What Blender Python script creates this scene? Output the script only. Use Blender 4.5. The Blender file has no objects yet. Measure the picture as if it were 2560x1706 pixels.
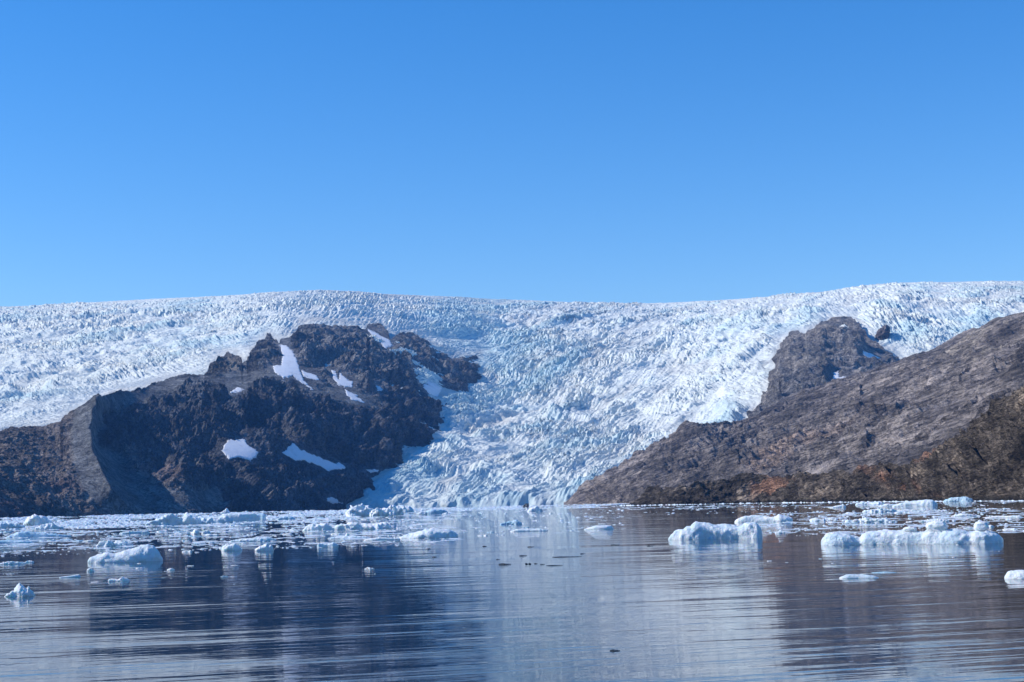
import bpy, math, random, time
import numpy as np
from mathutils import Matrix, Vector
T0 = time.time()
S = bpy.context.scene
# ------------------------------------------------------------------ camera
W, H, F = 2560.0, 1706.0, 3717.0          # size and focal length of the photograph in its own pixels
CAMH = 4.0
ROLL = math.atan(0.022)
PITCH = math.atan((1289 - 0.022 * 1280 - H / 2) / F)
X0 = np.array([1.0, 0, 0]); FW = np.array([0, math.cos(PITCH), math.sin(PITCH)])
U0 = np.array([0, -math.sin(PITCH), math.cos(PITCH)])
CR = math.cos(ROLL) * X0 - math.sin(ROLL) * U0
CU = math.sin(ROLL) * X0 + math.cos(ROLL) * U0
cd = bpy.data.cameras.new('camera'); cam = bpy.data.objects.new('camera', cd)
S.collection.objects.link(cam); S.camera = cam
cd.sensor_width = 36.0; cd.lens = 36.0 * F / W; cd.clip_start = 0.5; cd.clip_end = 40000
cam.matrix_world = Matrix(((CR[0], CU[0], -FW[0], 0), (CR[1], CU[1], -FW[1], 0), (CR[2], CU[2], -FW[2], CAMH), (0, 0, 0, 1)))
# ------------------------------------------------------------------ light and sky
SUN_EL, SUN_AZ = 37.0, -90.0              # degrees; azimuth from +Y (view direction), negative = left
world = bpy.data.worlds.new('World'); S.world = world; world.use_nodes = True
nt = world.node_tree; bg = nt.nodes['Background']
sky = nt.nodes.new('ShaderNodeTexSky'); sky.sky_type = 'NISHITA'; sky.sun_disc = False
sky.sun_elevation = math.radians(SUN_EL); sky.sun_rotation = math.radians(SUN_AZ)
sky.altitude = 0; sky.air_density = 1.0; sky.dust_density = 0.0; sky.ozone_density = 3.2
hs = nt.nodes.new('ShaderNodeHueSaturation'); hs.inputs['Saturation'].default_value = 1.38; hs.inputs['Hue'].default_value = .508
nt.links.new(sky.outputs[0], hs.inputs['Color']); nt.links.new(hs.outputs[0], bg.inputs[0])
bg.inputs[1].default_value = 0.135
sl = bpy.data.lights.new('sun', 'SUN'); sl.energy = 3.7; sl.angle = math.radians(0.5); sl.color = (1.0, 0.94, 0.86)
so = bpy.data.objects.new('sun', sl); S.collection.objects.link(so)
sd = Vector((math.sin(math.radians(SUN_AZ)) * math.cos(math.radians(SUN_EL)),
             math.cos(math.radians(SUN_AZ)) * math.cos(math.radians(SUN_EL)), math.sin(math.radians(SUN_EL))))
so.rotation_euler = sd.to_track_quat('Z', 'Y').to_euler(); so.location = (-200, 0, 300)
S.view_settings.view_transform = 'Standard'; S.view_settings.look = 'None'
S.view_settings.exposure = 0.45; S.view_settings.gamma = 1.0
HAZE_DENSITY = 3.2e-5

# ------------------------------------------------------------------ helpers
def hor(x): return 1289 - 0.022 * x       # horizon row of the photograph
def ray(x, y):
    x = np.asarray(x, float); y = np.asarray(y, float)
    d = (x[..., None] - W / 2) / F * CR + (H / 2 - y[..., None]) / F * CU + FW
    return d / np.hypot(d[..., 0], d[..., 1])[..., None]
def at(x, y, r):                          # the point at horizontal distance r seen at pixel x, y
    return ray(x, y) * np.asarray(r, float)[..., None] + np.array([0, 0, CAMH])

G3 = np.array([[1,1,0],[-1,1,0],[1,-1,0],[-1,-1,0],[1,0,1],[-1,0,1],[1,0,-1],[-1,0,-1],
               [0,1,1],[0,-1,1],[0,1,-1],[0,-1,-1],[1,1,0],[-1,1,0],[0,-1,1],[0,-1,-1]], np.float32)
def _hash(ix, iy, iz, seed):
    h = (ix.astype(np.uint32) * np.uint32(374761393)) ^ (iy.astype(np.uint32) * np.uint32(668265263)) \
        ^ (iz.astype(np.uint32) * np.uint32(2246822519)) ^ np.uint32((seed * 3266489917) & 0xffffffff)
    h ^= h >> np.uint32(15); h *= np.uint32(2246822519); h ^= h >> np.uint32(13)
    h *= np.uint32(3266489917); h ^= h >> np.uint32(16)
    return h
def perlin(x, y, z, seed=0):
    x = x.astype(np.float32); y = y.astype(np.float32); z = z.astype(np.float32)
    fx, fy, fz = np.floor(x), np.floor(y), np.floor(z)
    ix, iy, iz = fx.astype(np.int32), fy.astype(np.int32), fz.astype(np.int32)
    x -= fx; y -= fy; z -= fz
    u = x*x*x*(x*(x*6-15)+10); v = y*y*y*(y*(y*6-15)+10); w = z*z*z*(z*(z*6-15)+10)
    out = np.zeros_like(x)
    for a in (0, 1):
        wa = u if a else 1 - u
        for b in (0, 1):
            wb = wa * (v if b else 1 - v)
            for c in (0, 1):
                g = G3[_hash(ix + a, iy + b, iz + c, seed) & np.uint32(15)]
                out += wb * (w if c else 1 - w) * (g[..., 0] * (x - a) + g[..., 1] * (y - b) + g[..., 2] * (z - c))
    return out
def fbm(P, scale, octs, seed, kind='fbm', gain=0.5, st=(1, 1, 1)):
    tot = 0; amp = 1.0; nrm = 0
    x, y, z = P[..., 0] / scale / st[0], P[..., 1] / scale / st[1], P[..., 2] / scale / st[2]
    for o in range(octs):
        k = 2.03 ** o
        n = perlin(x * k + 17.3 * o, y * k - 9.1 * o, z * k + 5.7 * o, seed + o)
        if kind == 'ridge': n = 1 - 2 * np.abs(n) * 1.6
        elif kind == 'billow': n = 2 * np.abs(n) * 1.6 - 0.5
        tot = tot + amp * n; nrm += amp; amp *= gain
    return tot / nrm
def worley(x, y, seed):                   # F1, F2 distances, random number of the nearest cell and offset to it
    ix, iy = np.floor(x).astype(np.int32), np.floor(y).astype(np.int32)
    f1 = np.full(x.shape, 9.0, np.float32); f2 = f1.copy(); rid = np.zeros_like(f1)
    dx1 = np.zeros_like(f1); dy1 = np.zeros_like(f1)
    for a in (-1, 0, 1):
        for b in (-1, 0, 1):
            h = _hash(ix + a, iy + b, np.zeros_like(ix), seed)
            px = (h & np.uint32(0xffff)).astype(np.float32) / 65535; py = (h >> np.uint32(16)).astype(np.float32) / 65535
            dx = ix + a + px - x; dy = iy + b + py - y
            d = np.sqrt(dx * dx + dy * dy).astype(np.float32)
            near = d < f1
            f2 = np.where(near, f1, np.minimum(f2, d)); f1 = np.where(near, d, f1)
            rid = np.where(near, ((h * np.uint32(2654435761)) >> np.uint32(8) & np.uint32(1023)).astype(np.float32) / 1023, rid)
            dx1 = np.where(near, dx, dx1); dy1 = np.where(near, dy, dy1)
    return f1, f2, rid, dx1, dy1
def sstep(a, b, x):
    t = np.clip((x - a) / (b - a), 0, 1); return t * t * (3 - 2 * t)
def lerp(a, b, t): return a + (b - a) * t
def pline(pts, x):
    p = np.array(pts, float); return np.interp(x, p[:, 0], p[:, 1])
def z1(l): return [(x * .39543, 680 + y * .39543) for x, y in l]
def z2(l): return [(800 + x * .39543, 680 + y * .39543) for x, y in l]
def z3(l): return [(1660 + x * .39543, 680 + y * .39543) for x, y in l]
def sdf(poly, x, y):                      # signed pixel distance to a polygon, negative inside
    p = np.array(poly, float); q = np.roll(p, -1, 0)
    d = np.full(x.shape, 1e9); ins = np.zeros(x.shape, bool)
    for (ax, ay), (bx, by) in zip(p, q):
        ex, ey = bx - ax, by - ay
        t = np.clip(((x - ax) * ex + (y - ay) * ey) / (ex * ex + ey * ey + 1e-9), 0, 1)
        d = np.minimum(d, np.hypot(x - ax - t * ex, y - ay - t * ey))
        c = ((ay > y) != (by > y)) & (x < ex * (y - ay) / (ey + 1e-12 * (ey == 0)) + ax)
        ins ^= c
    return np.where(ins, -d, d)
def ldist(pts, x, y):
    p = np.array(pts, float); d = np.full(x.shape, 1e9)
    for (ax, ay), (bx, by) in zip(p[:-1], p[1:]):
        ex, ey = bx - ax, by - ay
        t = np.clip(((x - ax) * ex + (y - ay) * ey) / (ex * ex + ey * ey + 1e-9), 0, 1)
        d = np.minimum(d, np.hypot(x - ax - t * ex, y - ay - t * ey))
    return d
class TPS:
    def __init__(s, pts, smooth=0.0):
        p = np.array(pts, float); s.c = p[:, :2] / 500.0; v = np.log(p[:, 2]); n = len(p)
        A = np.zeros((n + 3, n + 3)); A[:n, :n] = s.k(s.c, s.c) + smooth * np.eye(n)
        A[:n, n] = 1; A[:n, n+1:] = s.c; A[n, :n] = 1; A[n+1:, :n] = s.c.T
        s.w = np.linalg.solve(A, np.concatenate([v, [0, 0, 0]]))
    @staticmethod
    def k(a, b):
        r2 = ((a[:, None] - b[None]) ** 2).sum(-1); return r2 * np.log(r2 + 1e-12)
    def __call__(s, x, y):
        shp = x.shape; q = np.stack([x.ravel(), y.ravel()], -1) / 500.0; n = len(s.c)
        out = np.empty(len(q))
        for i in range(0, len(q), 40000):
            b = q[i:i + 40000]; out[i:i + 40000] = s.k(b, s.c) @ s.w[:n] + s.w[n] + b @ s.w[n+1:]
        return np.exp(out).reshape(shp)
def coarse(fn, x, y, step=8):             # evaluate a slow smooth function coarsely, then interpolate
    x0, x1, y0, y1 = x.min(), x.max(), y.min(), y.max()
    nx, ny = int((x1 - x0) / step) + 2, int((y1 - y0) / step) + 2
    gx, gy = np.meshgrid(x0 + np.arange(nx) * step, y0 + np.arange(ny) * step)
    v = fn(gx, gy); fx = (x - x0) / step; fy = (y - y0) / step
    ix = np.clip(fx.astype(int), 0, nx - 2); iy = np.clip(fy.astype(int), 0, ny - 2); fx = fx - ix; fy = fy - iy
    return (v[iy, ix] * (1-fx) * (1-fy) + v[iy, ix+1] * fx * (1-fy) + v[iy+1, ix] * (1-fx) * fy + v[iy+1, ix+1] * fx * fy)
def normals(P):
    du = np.gradient(P, axis=1); dv = np.gradient(P, axis=0)
    n = np.cross(du, dv); n /= np.linalg.norm(n, axis=-1)[..., None] + 1e-9
    s = np.sign((n * P).sum(-1)); s[s == 0] = 1
    return -n * s[..., None]
def smooth_up(N, k):                      # lean normals upward
    N = N + np.array([0, 0, k]); return N / np.linalg.norm(N, axis=-1)[..., None]

def tag(o, label=None, cat=None, group=None, kind=None):
    if label: o['label'] = label
    if cat: o['category'] = cat
    if group: o['group'] = group
    if kind: o['kind'] = kind
    return o
def raw_mesh(name, co, quads, mat, cols=None, smooth=True):
    me = bpy.data.meshes.new(name); n = len(co); m = len(quads); k = quads.shape[1]
    me.vertices.add(n); me.vertices.foreach_set('co', np.asarray(co, np.float32).ravel())
    me.loops.add(m * k); me.loops.foreach_set('vertex_index', quads.astype(np.int32).ravel())
    me.polygons.add(m); me.polygons.foreach_set('loop_start', (np.arange(m) * k).astype(np.int32))
    me.polygons.foreach_set('loop_total', np.full(m, k, np.int32))
    me.polygons.foreach_set('use_smooth', np.full(m, smooth))
    me.update(calc_edges=True)
    if cols is not None:
        a = me.color_attributes.new('albedo', 'FLOAT_COLOR', 'POINT')
        c = np.ones((n, 4), np.float32); c[:, :cols.shape[-1]] = cols.reshape(n, -1); a.data.foreach_set('color', c.ravel())
    me.materials.append(mat); return me
def link(name, me, parent=None):
    o = bpy.data.objects.new(name, me); S.collection.objects.link(o)
    if parent: o.parent = parent
    return o
def grid_quads(nr, nc):
    i = np.arange((nr - 1) * nc).reshape(nr - 1, nc)[:, :-1].ravel()
    return np.stack([i, i + 1, i + nc + 1, i + nc], -1)
def sheet(name, P, mat, cols, mask=None):
    nr, nc = P.shape[:2]; q = grid_quads(nr, nc)
    if mask is not None: q = q[mask.ravel()[q].any(1)]
    return link(name, raw_mesh(name, P.reshape(-1, 3), q, mat, cols))

# ------------------------------------------------------------------ materials
def new_mat(name):
    m = bpy.data.materials.new(name); m.use_nodes = True
    return m, m.node_tree, m.node_tree.nodes['Principled BSDF']
def node(t, typ, **kw):
    n = t.nodes.new(typ)
    for k, v in kw.items():
        if k in n.inputs: n.inputs[k].default_value = v
        else: setattr(n, k, v)
    return n
def terrain_mat(name, scale, lo, hi, bump, rough=0.9, stretch=(1, 1, 1), rot=(0, 0, 0), spec=0.2, veins=True, gain=1.5):
    m, t, b = new_mat(name); L = t.links.new
    tc = node(t, 'ShaderNodeTexCoord'); mp = node(t, 'ShaderNodeMapping')
    mp.vector_type = 'TEXTURE'; mp.inputs['Scale'].default_value = [1 / v for v in stretch]; mp.inputs['Rotation'].default_value = rot
    L(tc.outputs['Object'], mp.inputs['Vector'])
    n1 = node(t, 'ShaderNodeTexNoise', Scale=1.0 / scale, Detail=8.0, Roughness=0.68)
    n2 = node(t, 'ShaderNodeTexNoise', Scale=6.5 / scale, Detail=8.0, Roughness=0.75)
    for n in (n1, n2): L(mp.outputs[0], n.inputs['Vector'])
    r = node(t, 'ShaderNodeMapRange'); r.inputs['From Min'].default_value = .32; r.inputs['From Max'].default_value = .68
    r.inputs['To Min'].default_value = lo; r.inputs['To Max'].default_value = hi
    L(n1.outputs['Fac'], r.inputs['Value'])
    at_ = node(t, 'ShaderNodeAttribute', attribute_name='albedo')
    mul = node(t, 'ShaderNodeVectorMath', operation='SCALE')
    r2 = node(t, 'ShaderNodeMapRange'); r2.inputs['From Min'].default_value = .35; r2.inputs['From Max'].default_value = .65
    r2.inputs['To Min'].default_value = lo ** .8; r2.inputs['To Max'].default_value = hi ** .8
    L(n2.outputs['Fac'], r2.inputs['Value'])
    mm = node(t, 'ShaderNodeMath', operation='MULTIPLY'); L(r.outputs[0], mm.inputs[0]); L(r2.outputs[0], mm.inputs[1])
    last = mm.outputs[0]; cracks = None
    if veins:                              # thin dark joints and cracks, at two sizes
        for sc_, w_, dk in ((1.5, .035, .35), (3.7, .05, .5)):
            nc_ = node(t, 'ShaderNodeTexNoise', Scale=sc_ / scale, Detail=4.0, Roughness=.6, Distortion=.6); L(mp.outputs[0], nc_.inputs['Vector'])
            s1 = node(t, 'ShaderNodeMath', operation='SUBTRACT'); L(nc_.outputs['Fac'], s1.inputs[0]); s1.inputs[1].default_value = .5
            s2 = node(t, 'ShaderNodeMath', operation='ABSOLUTE'); L(s1.outputs[0], s2.inputs[0])
            s3 = node(t, 'ShaderNodeMapRange'); s3.inputs['From Max'].default_value = w_; s3.inputs['To Min'].default_value = dk; L(s2.outputs[0], s3.inputs['Value'])
            s4 = node(t, 'ShaderNodeMath', operation='MULTIPLY'); L(last, s4.inputs[0]); L(s3.outputs[0], s4.inputs[1]); last = s4.outputs[0]
            cracks = s3.outputs[0]
        s5 = node(t, 'ShaderNodeMath', operation='MULTIPLY'); L(last, s5.inputs[0]); s5.inputs[1].default_value = gain; last = s5.outputs[0]
    L(at_.outputs['Color'], mul.inputs[0]); L(last, mul.inputs['Scale'])
    L(mul.outputs[0], b.inputs['Base Color'])
    add = node(t, 'ShaderNodeMath', operation='ADD'); L(n1.outputs['Fac'], add.inputs[0])
    m2 = node(t, 'ShaderNodeMath', operation='MULTIPLY'); m2.inputs[1].default_value = .5
    L(n2.outputs['Fac'], m2.inputs[0]); L(m2.outputs[0], add.inputs[1])
    if veins:
        ad2 = node(t, 'ShaderNodeMath', operation='MULTIPLY_ADD'); L(cracks, ad2.inputs[0]); ad2.inputs[1].default_value = .22; L(add.outputs[0], ad2.inputs[2]); add = ad2
    bp = node(t, 'ShaderNodeBump', Strength=1.0, Distance=bump); L(add.outputs[0], bp.inputs['Height'])
    L(bp.outputs[0], b.inputs['Normal'])
    b.inputs['Roughness'].default_value = rough; b.inputs['Specular IOR Level'].default_value = spec
    return m
M_glacier = terrain_mat('glacier_ice', 9, .90, 1.05, 2.8, .75, veins=False)
M_rock = terrain_mat('mountain_rock', 45, .45, 1.6, 16.0)
M_strata = terrain_mat('layered_rock', 52, .50, 1.65, 18.0, stretch=(.24, .4, 1.8), rot=(0, math.radians(-18), 0))
M_shore = terrain_mat('shore_rock', 16, .22, 2.3, 11.0, stretch=(.28, .5, 1.8), rot=(0, math.radians(-16), 0))
M_snow = terrain_mat('old_snow', 30, .95, 1.04, 1.2, .7, veins=False)

def ice_mat(name, base, blue, sss=.25, rough=.35):
    m, t, b = new_mat(name); L = t.links.new
    tc = node(t, 'ShaderNodeTexCoord')
    geo = node(t, 'ShaderNodeNewGeometry')
    n1 = node(t, 'ShaderNodeTexNoise', Scale=.55, Detail=5.0, Roughness=.6); L(geo.outputs['Position'], n1.inputs['Vector'])
    n2 = node(t, 'ShaderNodeTexNoise', Scale=3.0, Detail=6.0, Roughness=.65); L(geo.outputs['Position'], n2.inputs['Vector'])
    r = node(t, 'ShaderNodeMapRange'); r.inputs['From Min'].default_value = .42; r.inputs['From Max'].default_value = .62
    L(n1.outputs['Fac'], r.inputs['Value'])
    mx = node(t, 'ShaderNodeMix', data_type='RGBA'); mx.inputs['A'].default_value = (*base, 1); mx.inputs['B'].default_value = (*blue, 1)
    L(r.outputs[0], mx.inputs['Factor']); L(mx.outputs['Result'], b.inputs['Base Color'])
    bp = node(t, 'ShaderNodeBump', Strength=1.0, Distance=.22); L(n2.outputs['Fac'], bp.inputs['Height']); L(bp.outputs[0], b.inputs['Normal'])
    b.inputs['Roughness'].default_value = rough; b.inputs['IOR'].default_value = 1.31
    b.inputs['Subsurface Weight'].default_value = sss; b.inputs['Subsurface Radius'].default_value = (.25, .6, 1.0)
    b.inputs['Subsurface Scale'].default_value = .6
    return m
M_berg = ice_mat('berg_ice', (.80, .85, .87), (.60, .73, .80))
M_bergblue = ice_mat('blue_ice', (.62, .77, .84), (.38, .59, .72))
M_bergwhite = ice_mat('white_ice', (.88, .90, .89), (.74, .82, .86))
M_dark = ice_mat('dark_clear_ice', (.03, .035, .04), (.08, .10, .12), 0, .2)

# water: dark, mirror-like, with long gentle ripples
m, t, b = new_mat('fjord_water'); L = t.links.new; M_water = m
geo = node(t, 'ShaderNodeNewGeometry')
def wn(sx, sy, rot, scale, detail, rgh=.5, dist=0.0):
    mp = node(t, 'ShaderNodeMapping', vector_type='TEXTURE'); mp.inputs['Scale'].default_value = (1 / sx, 1 / sy, 1); mp.inputs['Rotation'].default_value = (0, 0, math.radians(rot))
    L(geo.outputs['Position'], mp.inputs['Vector'])
    n = node(t, 'ShaderNodeTexNoise', Scale=scale, Detail=detail, Roughness=rgh, Distortion=dist); L(mp.outputs[0], n.inputs['Vector'])
    return n.outputs['Fac']
def mth(op, a, bb=None, v=None):
    n = node(t, 'ShaderNodeMath', operation=op); L(a, n.inputs[0])
    if bb is not None: L(bb, n.inputs[1])
    elif v is not None: n.inputs[1].default_value = v
    return n.outputs[0]
swell = mth('MULTIPLY', wn(.25, 1, 12, .09, 1.0, .5, .2), v=.11)
long_ = mth('MULTIPLY', wn(.10, 1, 14, .42, 2.0, .5, .3), v=.050)
mid = mth('MULTIPLY', wn(.13, 1, 20, 1.0, 2.0, .5, .2), v=.020)
fine = mth('MULTIPLY', wn(.22, 1, 10, 3.5, 2.0, .5), v=.0045)
patch = wn(.3, 1, 8, .018, 3.0, .6)                                      # calm lanes and ruffled lanes
pr = node(t, 'ShaderNodeMapRange'); pr.inputs['From Min'].default_value = .40; pr.inputs['From Max'].default_value = .62
pr.inputs['To Min'].default_value = .35; pr.inputs['To Max'].default_value = 1.25; L(patch, pr.inputs['Value'])
hgt = mth('ADD', swell, mth('MULTIPLY', mth('ADD', mth('ADD', long_, mid), fine), pr.outputs[0]))
bp = node(t, 'ShaderNodeBump', Strength=1.0, Distance=1.0); L(hgt, bp.inputs['Height']); L(bp.outputs[0], b.inputs['Normal'])
b.inputs['Base Color'].default_value = (.006, .024, .046, 1); b.inputs['Roughness'].default_value = .015
b.inputs['IOR'].default_value = 1.40

# ------------------------------------------------------------------ glacier
GTOP = z1([(-500, 262), (0, 232), (500, 205), (1000, 178), (1500, 155), (1750, 135), (2000, 125), (2276, 131)]) + \
    z2([(400, 146), (800, 163), (1200, 183), (1500, 195), (1750, 207), (2050, 207)]) + \
    z3([(0, 203), (300, 190), (700, 163), (1000, 135), (1300, 92), (1500, 76), (1900, 70), (2276, 66), (2700, 62)])
GD = [(-12, 3690), (0, 3720), (12, 3760), (100, 4080), (200, 4480), (300, 4980), (400, 5620), (480, 6450), (535, 8000), (570, 8600)]
GM = [(-300, 1.06), (0, 1.02), (350, .99), (700, .94), (950, .97), (1120, 1.06), (1250, 1.125), (1450, 1.08), (1700, 1.02), (1900, .97), (2050, .95), (2200, .99), (2400, 1.06), (2800, 1.14)]
def smooth_interp(pts, x):
    a = 0
    for dx, w_ in ((-60, .12), (-30, .22), (0, .32), (30, .22), (60, .12)): a = a + w_ * pline(pts, x + dx)
    return a
def rg(x, y):
    p = hor(x) - y; pt = hor(x) - pline(GTOP, x)
    ps = p * (535 / pt)
    r = .25 * pline(GD, ps - 18) + .5 * pline(GD, ps) + .25 * pline(GD, ps + 18)
    k = sstep(40, 260, p)
    return r * (1 + (smooth_interp(GM, x) - 1) * k)
MTN_EDGE = z2([(1015, 520), (990, 570), (980, 620), (930, 680), (905, 700), (910, 725), (850, 755), (800, 765), (740, 800), (735, 880), (770, 930),
               (755, 1000), (620, 1080), (560, 1110), (500, 1200), (400, 1300), (300, 1370), (200, 1450), (150, 1495)])
MTOP = z1([(-500, 1060), (0, 1010), (60, 988), (270, 985), (300, 965), (380, 940), (400, 900), (480, 868), (540, 850), (600, 825), (650, 790), (760, 755),
           (900, 735), (1000, 690), (1080, 665), (1180, 650), (1250, 650), (1290, 655), (1330, 600), (1370, 560), (1430, 515), (1480, 522),
           (1525, 550), (1535, 590), (1560, 580), (1585, 515), (1640, 440), (1700, 392), (1750, 430), (1765, 455), (1775, 420), (1840, 420), (1890, 345), (2000, 345), (2080, 355), (2150, 350), (2276, 352)]) + \
    z2([(80, 348), (150, 365), (230, 350), (290, 360), (302, 332), (340, 330), (390, 350), (430, 380), (442, 425), (520, 395), (580, 390), (620, 415), (700, 450),
        (760, 480), (830, 525), (880, 540), (980, 540), (1015, 520), (1040, 540), (1100, 600)])
NUN = z3([(560, 900), (640, 820), (690, 690), (725, 560), (745, 470), (800, 390), (850, 385), (895, 405), (920, 368), (1000, 327), (1100, 309), (1180, 305), (1230, 340), (1290, 420), (1330, 450),
          (1400, 510), (1440, 522), (1480, 560), (1520, 640)])
mtn_poly = [(-300, 1400)] + MTOP[:-2] + MTN_EDGE + [(860, 1400)]
nun_poly = NUN + [(2300, 1300), (1850, 1300)]
def build_glacier():
    nr, nc = 1280, 1800
    t = np.linspace(0, 1, nr)[:, None]; x = np.linspace(-190, 2750, nc)[None, :] + 0 * t
    yt = pline(GTOP, x); yb = hor(x) + 9
    tt = .62 * t + .38 * (1 - (1 - t) ** 2.0)          # more rows near the skyline
    y = yb + (yt - yb) * tt
    r = rg(x, y)
    P = at(x, y, r)
    dm = np.minimum(coarse(lambda a, b_: np.abs(sdf(mtn_poly, a, b_)), x, y), coarse(lambda a, b_: np.abs(sdf(nun_poly, a, b_)), x, y))
    X, Y = P[..., 0], P[..., 1]
    Q = np.stack([X, Y, 0 * X], -1)
    wx = fbm(Q, 300, 3, 5) * 130; wy = fbm(Q, 300, 3, 6) * 130
    big = fbm(Q, 520, 3, 11)
    ang = np.radians(28) + fbm(Q, 900, 2, 7) * 1.6 + (x < 1000) * 0
    ca, sa = np.cos(ang), np.sin(ang)
    # rotate slowly turning axes about block anchors so that crevasse blocks follow the flow
    a0 = np.radians(25)
    xr = (X + wx) * math.cos(a0) + (Y + wy) * math.sin(a0); yr = -(X + wx) * math.sin(a0) + (Y + wy) * math.cos(a0)
    h = np.zeros_like(X, dtype=np.float32)
    for k, (sx, sy, amp) in enumerate(((19, 38, 1.7), (9, 19, 1.5))):
        f1, f2, rid, dx, dy = worley((xr + .25 * wx) / sx, (yr + .25 * wy) / sy, 40 + k)
        blk = (rid - .5) * 1.0 + (dx * (rid * 7 % 1 - .5) + dy * (rid * 13 % 1 - .5)) * 1.6
        h += amp * (blk + .8 * sstep(0, .35, f2 - f1) - .6)
    Wp = np.stack([X + .6 * wx, Y + .6 * wy, 0 * X], -1)
    def turn(deg, Z=Wp):
        a_ = math.radians(deg); c_, s__ = math.cos(a_), math.sin(a_)
        return np.stack([Z[..., 0] * c_ + Z[..., 1] * s__, -Z[..., 0] * s__ + Z[..., 1] * c_, Z[..., 2]], -1)
    def crev(deg, sc, seed, asp=5): return fbm(turn(deg), sc, 3, seed, 'ridge', .6, (asp, 1, 1))
    Wn = np.stack([X, Y, 0 * X], -1)
    drape = np.exp(-(((x - 900) / 200.) ** 2)) * sstep(880, 800, y) + np.exp(-(((x - 2230) / 170.) ** 2)) * sstep(920, 800, y)
    drape = np.clip(drape, 0, 1); lf = sstep(900, 500, x) * (1 - drape); ct = (1 - lf) * (1 - drape)
    rt = sstep(1500, 1900, x)
    # long crevasses: sets of different bearing, each ruling its own part of the ice
    h += 15 * (drape * 1.25 * fbm(turn(88, Wn), 13, 2, 501, 'ridge', .5, (16, 1, 1)) + lf * crev(-24, 12, 511, 9) + ct * ((1 - rt) * crev(58, 13, 521, 10) + rt * crev(-52, 13, 526, 10)))
    h += ct * 6 * crev(-15, 18, 531, 5)
    # bands drawn out along the flow: broken, blue, dusty and smooth lanes
    Qs = np.stack([X + .8 * wx, Y + .8 * wy, 0 * X], -1)
    band = lerp(fbm(turn(66, Qs), 130, 4, 541, 'fbm', .55, (7, 1, 1)), fbm(turn(38, Qs), 130, 4, 551, 'fbm', .55, (7, 1, 1)), lf)
    rough = .26 + 1.1 * sstep(-.28, .28, fbm(Q, 380, 4, 31) * .7 + band * .6)
    rough *= .25 + .75 * sstep(3, 45, dm)
    rough *= lerp(.75, 1.15, sstep(3600, 5200, r)) * lerp(1, .85, drape)
    z = h * rough * sstep(-.004, .012, 1 - tt)
    z = z * lerp(.45, 1, sstep(.01, .16, t)) + 2.0 * crev(30, 8, 561, 2)
    z = z + big * 38 * sstep(0, .1, t) * sstep(0, .12, 1 - tt) + band * 26 * sstep(0, .1, 1 - tt)
    z = z + 19 * fbm(Q, 170, 3, 77, 'ridge') * sstep(4, 60, dm) * sstep(0, .1, 1 - tt)
    # the calving front is a low broken cliff
    P[..., 2] = P[..., 2] + z * sstep(0, .02, t) + 5 * sstep(.003, .012, t)
    z_ = 0; P[..., 0] += fbm(Q, 30, 2, 91) * 8 * sstep(0, .1, t) * rough; P[..., 1] += (fbm(Q, 40, 3, 92) * 22) * (1 - sstep(0, .05, t))
    P[0, :, 2] = -6
    # colour: clean white, blue in old compressed ice and painted on two shaded slopes, dust along rock margins
    base = np.array([.80, .84, .79]); blue = np.array([.50, .69, .73]); dirt = np.array([.56, .54, .49])
    kb = sstep(.0, .45, fbm(Q, 350, 4, 51) * .6 + band * .7 + .25 * sstep(0.1, -.5, h / 22.) + .22 * (1 - sstep(0, .25, t)) + .34 * np.exp(-((x - 1190) / 150.) ** 2) * sstep(1120, 960, y) + .12 * np.exp(-((x - 2450) / 150.) ** 2))  # last two terms paint the bluish shade of slopes turned from the sun
    kd = np.exp(-dm / 7.0) * .8 + .55 * np.exp(-(ldist(z2([(160, 1490), (300, 1370), (420, 1290), (520, 1200), (600, 1130)]), x, y) / 9.) ** 2)
    kd = np.clip(kd + .45 * sstep(.1, .4, fbm(Q, 260, 4, 61) * .4 - band), 0, .9)
    c = lerp(base, blue, np.clip(kb * .8, 0, 1)[..., None]); c = lerp(c, dirt, kd[..., None])
    # back slope beyond the skyline
    back = []
    cb = []
    for dr, dz in ((250, 8), (900, -30), (2500, -300)):
        q = P[-1].copy(); d = ray(x[-1], y[-1]); q[:, 0] += d[:, 0] * dr; q[:, 1] += d[:, 1] * dr; q[:, 2] += dz; back.append(q); cb.append(c[-1])
    P = np.concatenate([P, np.array(back)]); c = np.concatenate([c, np.array(cb)])
    tag(sheet('glacier', P, M_glacier, c), kind='structure')
build_glacier(); print('glacier', time.time() - T0)

# ------------------------------------------------------------------ rock terrain builder
def rock_grid(x0, x1, nc, nr, top, ybot, depth, taper=None):
    t = np.linspace(0, 1, nr)[:, None]; x = np.linspace(x0, x1, nc)[None, :] + 0 * t
    y = lerp(ybot(x), top(x), t)
    return x, y, t, depth(x, y)
def finish_rock(name, P, c, x, y, mat, front=True):
    d = ray(x[-1], y[-1]); rows = [P]; cs = [c]
    for dr, dz in ((15, -3), (50, -22), (160, -95), (420, -300)):
        q = P[-1].copy(); q[:, 0] += d[:, 0] * dr; q[:, 1] += d[:, 1] * dr; q[:, 2] += dz
        rows.append(q[None]); cs.append(c[-1][None])
    if front:
        d = ray(x[0], y[0]); q = P[0].copy(); q[:, 0] -= d[:, 0] * 12; q[:, 1] -= d[:, 1] * 12; q[:, 2] = -9
        rows.insert(0, q[None]); cs.insert(0, c[0][None])
    return tag(sheet(name, np.concatenate(rows), mat, np.concatenate(cs)), kind='structure')

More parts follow.
